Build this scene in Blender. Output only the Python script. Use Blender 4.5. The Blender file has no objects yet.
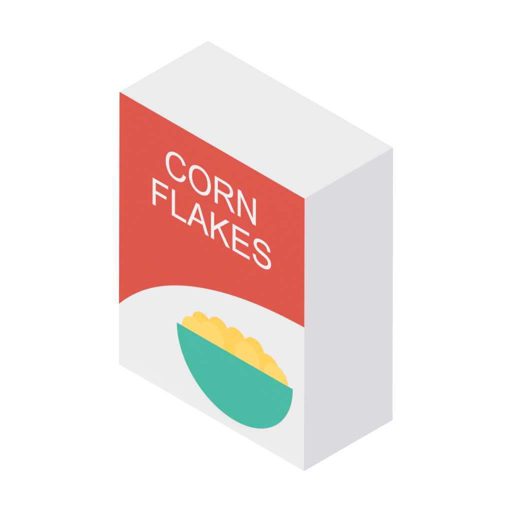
import bpy, math
from mathutils import Vector

S = bpy.context.scene
C = S.collection
MM = 0.001                      # 1 unit of drawing = 1 mm
W, D, H = 262.0, 125.3, 333.9   # carton width, depth, height in mm
LEAN = 0.0015                   # the carton leans by a hair
SHEET = 0.01                    # thickness of one layer of print, mm
Z0 = 0.03                       # clearance under the carton, mm

# ------------------------------------------------------------------ materials
def lin(c):
    c /= 255.0
    return c / 12.92 if c <= 0.04045 else ((c + 0.055) / 1.055) ** 2.4

WHITE_ALBEDO = 0.592
def paper(name, rgb, k=WHITE_ALBEDO / lin(236)):
    m = bpy.data.materials.new(name); m.use_nodes = True
    nt = m.node_tree; b = nt.nodes['Principled BSDF']
    col = [min(lin(v) * k, 0.95) for v in rgb] + [1]
    # faint paper fibre: a very small procedural variation of the stock
    tc = nt.nodes.new('ShaderNodeTexCoord'); n = nt.nodes.new('ShaderNodeTexNoise')
    n.inputs['Scale'].default_value = 900; n.inputs['Detail'].default_value = 2
    mx = nt.nodes.new('ShaderNodeMixRGB'); mx.blend_type = 'MULTIPLY'; mx.inputs[0].default_value = 0.003
    mx.inputs[1].default_value = col
    nt.links.new(tc.outputs['Object'], n.inputs['Vector'])
    nt.links.new(n.outputs['Fac'], mx.inputs[2])
    nt.links.new(mx.outputs[0], b.inputs['Base Color'])
    b.inputs['Roughness'].default_value = 0.9
    b.inputs['Specular IOR Level'].default_value = 0.0
    return m

M_white = paper('white_card', (236, 236, 236))
M_red = paper('red_ink', (222, 88, 76))
M_letter = paper('white_ink', (238, 238, 238))
M_teal = paper('teal_ink', (74, 187, 165))
M_dark = paper('deep_yellow_ink', (255, 209, 91))
M_light = paper('pale_yellow_ink', (255, 217, 112))
M_line = paper('flake_outline_ink', (244, 220, 142))
M_floor = paper('white_tabletop', (0, 0, 0))
for n in M_floor.node_tree.nodes:
    if n.type == 'MIX_RGB': n.inputs[1].default_value = (0.93, 0.93, 0.93, 1)

# ------------------------------------------------------------------ frame of the carton
# x to the right along the front, y into the depth, z up; drawing units are mm
def world(x, y, z):
    return Vector(((x + LEAN * z) * MM, (y + LEAN * z) * MM, (z + Z0) * MM))

def on_front(u, v, layer):      # a point of the front, `layer` mm proud of it
    return world(u, -layer, v)

# The layout of the front was drawn on an isometric grid: grid point -> (u, v) in mm
GX, GY = 303.95, 471.3          # grid position of the lower right corner of the front
c45, s = math.sqrt(.5), math.sqrt(1 / 6)
def grid(px, py):
    # px = GX + c45*(x + L z) + c45*L z ; py = GY + s*x - 2 s z   (x measured from the right edge)
    # two unknowns x, z
    a, b = c45, 2 * c45 * LEAN
    c, d = s, -2 * s
    det = a * d - b * c
    X, Y = px - GX, py - GY
    x = (X * d - b * Y) / det
    z = (a * Y - c * X) / det
    return (x + W, z)

# ------------------------------------------------------------------ builders
def mesh_object(name, me, parent, mats):
    o = bpy.data.objects.new(name, me); C.objects.link(o)
    for m in mats: me.materials.append(m)
    o.parent = parent
    return o

def filled(contours, lo, hi):
    """A flat printed shape with real thickness, from closed outlines in (u, v) mm (holes allowed)."""
    cu = bpy.data.curves.new('tmp', 'CURVE'); cu.dimensions = '2D'; cu.fill_mode = 'BOTH'
    cu.extrude = 0.5
    for pts in contours:
        sp = cu.splines.new('POLY'); sp.points.add(len(pts) - 1)
        for p, (u, v) in zip(sp.points, pts): p.co = (u, v, 0, 1)
        sp.use_cyclic_u = True
    o = bpy.data.objects.new('tmp', cu); C.objects.link(o)
    bpy.context.view_layer.update()
    me = bpy.data.meshes.new_from_object(o.evaluated_get(bpy.context.evaluated_depsgraph_get()))
    bpy.data.objects.remove(o); bpy.data.curves.remove(cu)
    verts = [on_front(v.co.x, v.co.y, hi if v.co.z < 0 else lo) for v in me.vertices]
    faces = [tuple(p.vertices) for p in me.polygons]
    bpy.data.meshes.remove(me)
    return verts, faces

def solid(name, groups, parent, mats):
    """groups: (contours, lo, hi, material index)"""
    V, F, I = [], [], []
    for con, lo, hi, mi in groups:
        v, f = filled(con, lo, hi); k = len(V)
        V += v; F += [tuple(i + k for i in q) for q in f]; I += [mi] * len(f)
    me = bpy.data.meshes.new(name); me.from_pydata(V, [], F)
    for p, i in zip(me.polygons, I): p.material_index = i
    import bmesh
    bm = bmesh.new(); bm.from_mesh(me); bmesh.ops.remove_doubles(bm, verts=bm.verts, dist=1e-7)
    bmesh.ops.recalc_face_normals(bm, faces=bm.faces); bm.to_mesh(me); bm.free()
    return mesh_object(name, me, parent, mats)

# ------------------------------------------------------------------ the cereal box
box = bpy.data.objects.new('cereal_box', None); C.objects.link(box)
box.empty_display_size = 0.05
box['label'] = 'tall white carton of corn flakes with red front panel, standing on a white surface'
box['category'] = 'cereal box'

def carton_mesh():
    v = [world(x, y, z) for z in (0, H) for x, y in ((0, 0), (W, 0), (W, D), (0, D))]
    f = [(0, 3, 2, 1), (4, 5, 6, 7), (0, 1, 5, 4), (1, 2, 6, 5), (2, 3, 7, 6), (3, 0, 4, 7)]
    me = bpy.data.meshes.new('carton'); me.from_pydata(v, [], f); return me
mesh_object('carton', carton_mesh(), box, [M_white])

# red panel: straight on three sides, its lower edge a swooping arc
ARC = [(119, 303.8), (126.5, 298.4), (134.75, 293.9), (147.25, 289.2), (159.75, 286.4), (171, 285.4), (180, 285.5), (192.5, 286.5),
       (205, 288.5), (217.5, 291.4), (230, 294.9), (244, 299.2), (256.5, 304.1), (269, 309.7), (281.5, 315.7),
       (294, 322.1), (304.2, 327.4)]
def arc_points(n=80):
    # least-squares quartic through the measured arc keeps it free of wobble
    deg = 5
    xs = [(p[0] - 211.6) / 92.6 for p in ARC]; ys = [p[1] for p in ARC]
    A = [[sum(x ** (i + j) for x in xs) for j in range(deg + 1)] + [sum(y * x ** i for x, y in zip(xs, ys))] for i in range(deg + 1)]
    n_ = deg + 1
    for i in range(n_):
        p = max(range(i, n_), key=lambda r: abs(A[r][i])); A[i], A[p] = A[p], A[i]
        for r in range(n_):
            if r != i:
                f = A[r][i] / A[i][i]
                A[r] = [a - f * b for a, b in zip(A[r], A[i])]
    co = [A[i][n_] / A[i][i] for i in range(n_)]
    out = []
    for k in range(n + 1):
        x = -1.02 + 2.04 * k / n
        out.append(grid(x * 92.6 + 211.6, sum(c * x ** i for i, c in enumerate(co))))
    return out
arc = arc_points()
inside = [p for p in arc if 0 < p[0] < W]
def at_edge(u):
    for a, b in zip(arc, arc[1:]):
        if a[0] <= u <= b[0]:
            t = (u - a[0]) / (b[0] - a[0]); return (u, a[1] + t * (b[1] - a[1]))
panel = solid('red_panel', [([[(0, H), at_edge(0)] + inside + [at_edge(W), (W, H)]], 0, SHEET, 0)], box, [M_red])

# ------------------------------------------------------------------ lettering: a plain grotesque, in 1/2048 em
# ('L', point) straight; otherwise runs of quadratic curves: ('Q', control, end)
def Q(*n): return [('Q', (n[i], n[i + 1]), (n[i + 2], n[i + 3])) for i in range(0, len(n), 4)]
def Ls(*n): return [('L', (n[i], n[i + 1])) for i in range(0, len(n), 2)]
GLYPH = {
 'F': (1251, [Ls(168,0, 168,1466, 1157,1466, 1157,1293, 362,1293, 362,839, 1050,839, 1050,666, 362,666, 362,0)]),
 'L': (1139, [Ls(150,0, 150,1466, 344,1466, 344,173, 1066,173, 1066,0)]),
 'A': (1366, [Ls(-3,0, 560,1466, 769,1466, 1369,0, 1148,0, 977,444, 364,444, 203,0),
              Ls(420,602, 581,1036) + Q(632,1178,660,1312) + Q(692,1190,760,1015) + Ls(917,602)]),
 'K': (1366, [Ls(150,0, 150,1466, 344,1466, 344,739, 1072,1466, 1335,1466, 720,872, 1362,0, 1106,0, 584,742, 344,508, 344,0)]),
 'E': (1366, [Ls(162,0, 162,1466, 1222,1466, 1222,1293, 356,1293, 356,844, 1167,844, 1167,672, 356,672, 356,173, 1256,173, 1256,0)]),
 'N': (1479, [Ls(156,0, 156,1466, 355,1466, 1125,315, 1125,1466, 1311,1466, 1311,0, 1112,0, 342,1152, 342,0)]),
 'R': (1479, [Ls(161,0, 161,1466, 811,1466) + Q(1007,1466,1109,1426.5, 1211,1387,1272,1287, 1333,1187,1333,1066, 1333,910,1232,803,
              1131,696,920,667, 997,630,1037,594, 1122,516,1198,399) + Ls(1453,0, 1209,0, 1015,305) + Q(930,437,875,507,
              820,577,776.5,605, 733,633,688,644, 655,651,580,651) + Ls(355,651, 355,0),
              Ls(355,819, 772,819) + Q(905,819,980,846.5, 1055,874,1094,934.5, 1133,995,1133,1066, 1133,1170,1057.5,1237,
              982,1304,819,1304) + Ls(355,1304)]),
 'C': (1479, [Ls(1204,514, 1398,465) + Q(1337,226,1178.5,100.5, 1020,-25,791,-25, 554,-25,405.5,71.5, 257,168,179.5,351,
              102,534,102,744, 102,973,189.5,1143.5, 277,1314,438.5,1402.5, 600,1491,794,1491, 1014,1491,1164,1379,
              1314,1267,1373,1064) + Ls(1182,1019) + Q(1131,1179,1034,1252, 937,1325,790,1325, 621,1325,507.5,1244,
              394,1163,348,1026.5, 302,890,302,745, 302,558,356.5,418.5, 411,279,526,210, 641,141,775,141, 938,141,1051,235,
              1164,329,1204,514)]),
 'O': (1593, [Ls(99,714) + Q(99,1079,295,1285.5, 491,1492,801,1492, 1004,1492,1167,1395, 1330,1298,1415.5,1124.5,
              1501,951,1501,731, 1501,508,1411,332, 1321,156,1156,65.5, 991,-25,800,-25, 593,-25,430,75, 267,175,183,348,
              99,521,99,714),
              Ls(299,711) + Q(299,446,441.5,293.5, 584,141,799,141, 1018,141,1159.5,295, 1301,449,1301,732,
              1301,911,1240.5,1044.5, 1180,1178,1063.5,1251.5, 947,1325,802,1325, 596,1325,447.5,1183.5, 299,1042,299,711)]),
 'S': (1366, [Ls(92,471, 275,487) + Q(288,377,335.5,306.5, 383,236,483,192.5, 583,149,708,149, 819,149,904,182,
              989,215,1030.5,272.5, 1072,330,1072,398, 1072,467,1032,518.5, 992,570,900,605, 841,628,639,676.5,
              437,725,356,768, 251,823,199.5,904.5, 148,986,148,1087, 148,1198,211,1294.5, 274,1391,395,1441,
              516,1491,664,1491, 827,1491,951.5,1438.5, 1076,1386,1143,1284, 1210,1182,1215,1053) + Ls(1029,1039) +
              Q(1014,1178,927.5,1249, 841,1320,672,1320, 496,1320,415.5,1255.5, 335,1191,335,1100, 335,1021,392,970,
              448,919,684.5,865.5, 921,812,1009,772, 1137,713,1198,622.5, 1259,532,1259,414, 1259,297,1192,193.5,
              1125,90,999.5,32.5, 874,-25,717,-25, 518,-25,383.5,33, 249,91,172.5,207.5, 96,324,92,471)]),
}
def flatten(path):
    pts = []
    for seg in path:
        if seg[0] == 'L': pts.append(seg[1])
        else:
            p0, c, p1 = pts[-1], seg[1], seg[2]
            for k in range(1, 9):
                t = k / 8
                pts.append(tuple((1 - t) ** 2 * a + 2 * t * (1 - t) * b + t * t * d for a, b, d in zip(p0, c, p1)))
    if math.dist(pts[0], pts[-1]) < 1e-6: pts.pop()
    return pts
EM = 0.01562 / c45              # mm per font unit
def write(word, gx, gy):        # gx, gy: grid position of the pen at the baseline
    u0, v0 = grid(gx, gy); pen = 0
    for ch in word:
        adv, paths = GLYPH[ch]
        cons = [[(u0 + (pen + x) * EM, v0 + y * EM) for x, y in flatten(p)] for p in paths]
        o = solid('letter', [(cons, SHEET, 2 * SHEET, 0)], panel, [M_letter])
        o['label'] = 'white letter %s of the word %s' % (ch, word)
        pen += adv
write('CORN', 164.2, 202.1 - (214.6 - 164.2) * .57735)
write('FLAKES', 150.0, 203.95 - 2.6 * .57735)

# ------------------------------------------------------------------ bowl of flakes printed on the white lower part
cx, cy, hx, hy, hd = 234.85, 355.85, 57.95, 33.4, 64.6
rim_a, rim_b = (cx - hx, cy - hy), (cx + hx, cy + hy)
outline = [grid(cx + hx * math.cos(t) , cy + hy * math.cos(t) + hd * math.sin(t)) for t in [math.pi * k / 96 for k in range(97)]]
bowl = solid('bowl', [([outline], 0, SHEET * 10, 0)], box, [M_teal])
bowl['label'] = 'printed round teal bowl, seen from the side'

def above_rim(pts):             # keeps the part of a convex outline above the bowl's rim
    def side(p): return (p[1] - rim_a[1]) - (p[0] - rim_a[0]) * (rim_b[1] - rim_a[1]) / (rim_b[0] - rim_a[0]) - 0.05
    out = []
    for a, b in zip(pts, pts[1:] + pts[:1]):
        sa, sb = side(a), side(b)
        if sa <= 0: out.append(a)
        if sa * sb < 0:
            t = sa / (sa - sb); out.append((a[0] + t * (b[0] - a[0]), a[1] + t * (b[1] - a[1])))
    return out
def disc(x, y, r):
    return [grid(*p) for p in above_rim([(x + c45 * r * math.cos(t), y + s * r * math.cos(t) - 2 * s * r * math.sin(t))
            for t in [2 * math.pi * k / 96 for k in range(96)]])]
FLAKES = [ # x, y, radius, layer, tone  - from the back of the heap to the front
    (202.2, 324.3, 14.3, 0, 'deep'), (218.7, 330.0, 14.8, 1, 'deep'), (236.2, 340.4, 14.8, 0, 'deep'), (254.1, 350.4, 14.8, 1, 'deep'),
    (229.6, 346.9, 17.0, 2, 'deep'), (268.1, 368.4, 17.0, 2, 'deep'),
    (194.0, 331.5, 17.0, 3, 'pale'), (211.8, 336.7, 17.3, 4, 'pale'), (247.4, 357.0, 17.4, 4, 'pale'), (276.0, 379.2, 17.0, 3, 'pale')]
for x, y, r, layer, tone in FLAKES:
    lo = layer * 1.8 * SHEET
    o = solid('corn_flake', [([disc(x, y, r)], lo, lo + SHEET, 1), ([disc(x, y, r - 0.45)], lo + SHEET, lo + 1.6 * SHEET, 0)],
              bowl, [M_light if tone == 'pale' else M_dark, M_line])
    o['label'] = ('pale yellow' if tone == 'pale' else 'deep yellow') + ' rounded corn flake of the printed heap'

# ------------------------------------------------------------------ the surface it stands on
R = 80.0
me = bpy.data.meshes.new('ground'); me.from_pydata([(R * math.cos(a), R * math.sin(a), 0) for a in [2 * math.pi * k / 64 for k in range(64)]], [], [tuple(range(64))])
fl = mesh_object('ground', me, None, [M_floor]); fl['kind'] = 'structure'

# ------------------------------------------------------------------ light: even ambient light and added suns that set the face tones
w = bpy.data.worlds.new('World'); S.world = w; w.use_nodes = True
AMB, KEY, TOP, FRONT = 0.72, 0.288, 0.450, 0.254
bg = w.node_tree.nodes['Background']; bg.inputs[0].default_value = (1.005, 0.975, 1.085, 1); bg.inputs[1].default_value = AMB
def lamp(name, to, irr, col):
    l = bpy.data.lights.new(name, 'SUN'); l.energy = irr * math.pi; l.angle = math.radians(1.0); l.color = col
    o = bpy.data.objects.new(name, l); C.objects.link(o)
    o.rotation_euler = Vector(to).to_track_quat('Z', 'Y').to_euler(); o.location = Vector(to) * 2
lamp('axis_fill', (1, -1, 1), KEY, (1.03, 0.96, 1.10))  # added sun from the camera's direction, lights the visible faces evenly
lamp('top_fill', (0.03, -0.03, 1), TOP, (0.99, 1.035, 0.86))  # added overhead sun, brightens the top face and whitens the ground
lamp('front_fill', (0, -1, 0.35), FRONT, (0.955, 1.035, 0.84))  # added low sun, lifts the front above the side face

# ------------------------------------------------------------------ camera: parallel view down the cube's diagonal
cam = bpy.data.cameras.new('camera'); co = bpy.data.objects.new('camera', cam); C.objects.link(co)
cam.type = 'ORTHO'; cam.ortho_scale = 0.512; cam.clip_end = 100
q = Vector((1, -1, 1)).normalized()
co.rotation_euler = q.to_track_quat('Z', 'Y').to_euler()
m = co.rotation_euler.to_matrix(); right, up = m.col[0], m.col[1]
corner = world(W, 0, 0)
co.location = corner - right * (GX - 256) * MM + up * (GY - 256) * MM + q * 2.5
S.camera = co

S.view_settings.view_transform = 'Standard'; S.view_settings.look = 'None'
S.view_settings.exposure = 0; S.view_settings.gamma = 1
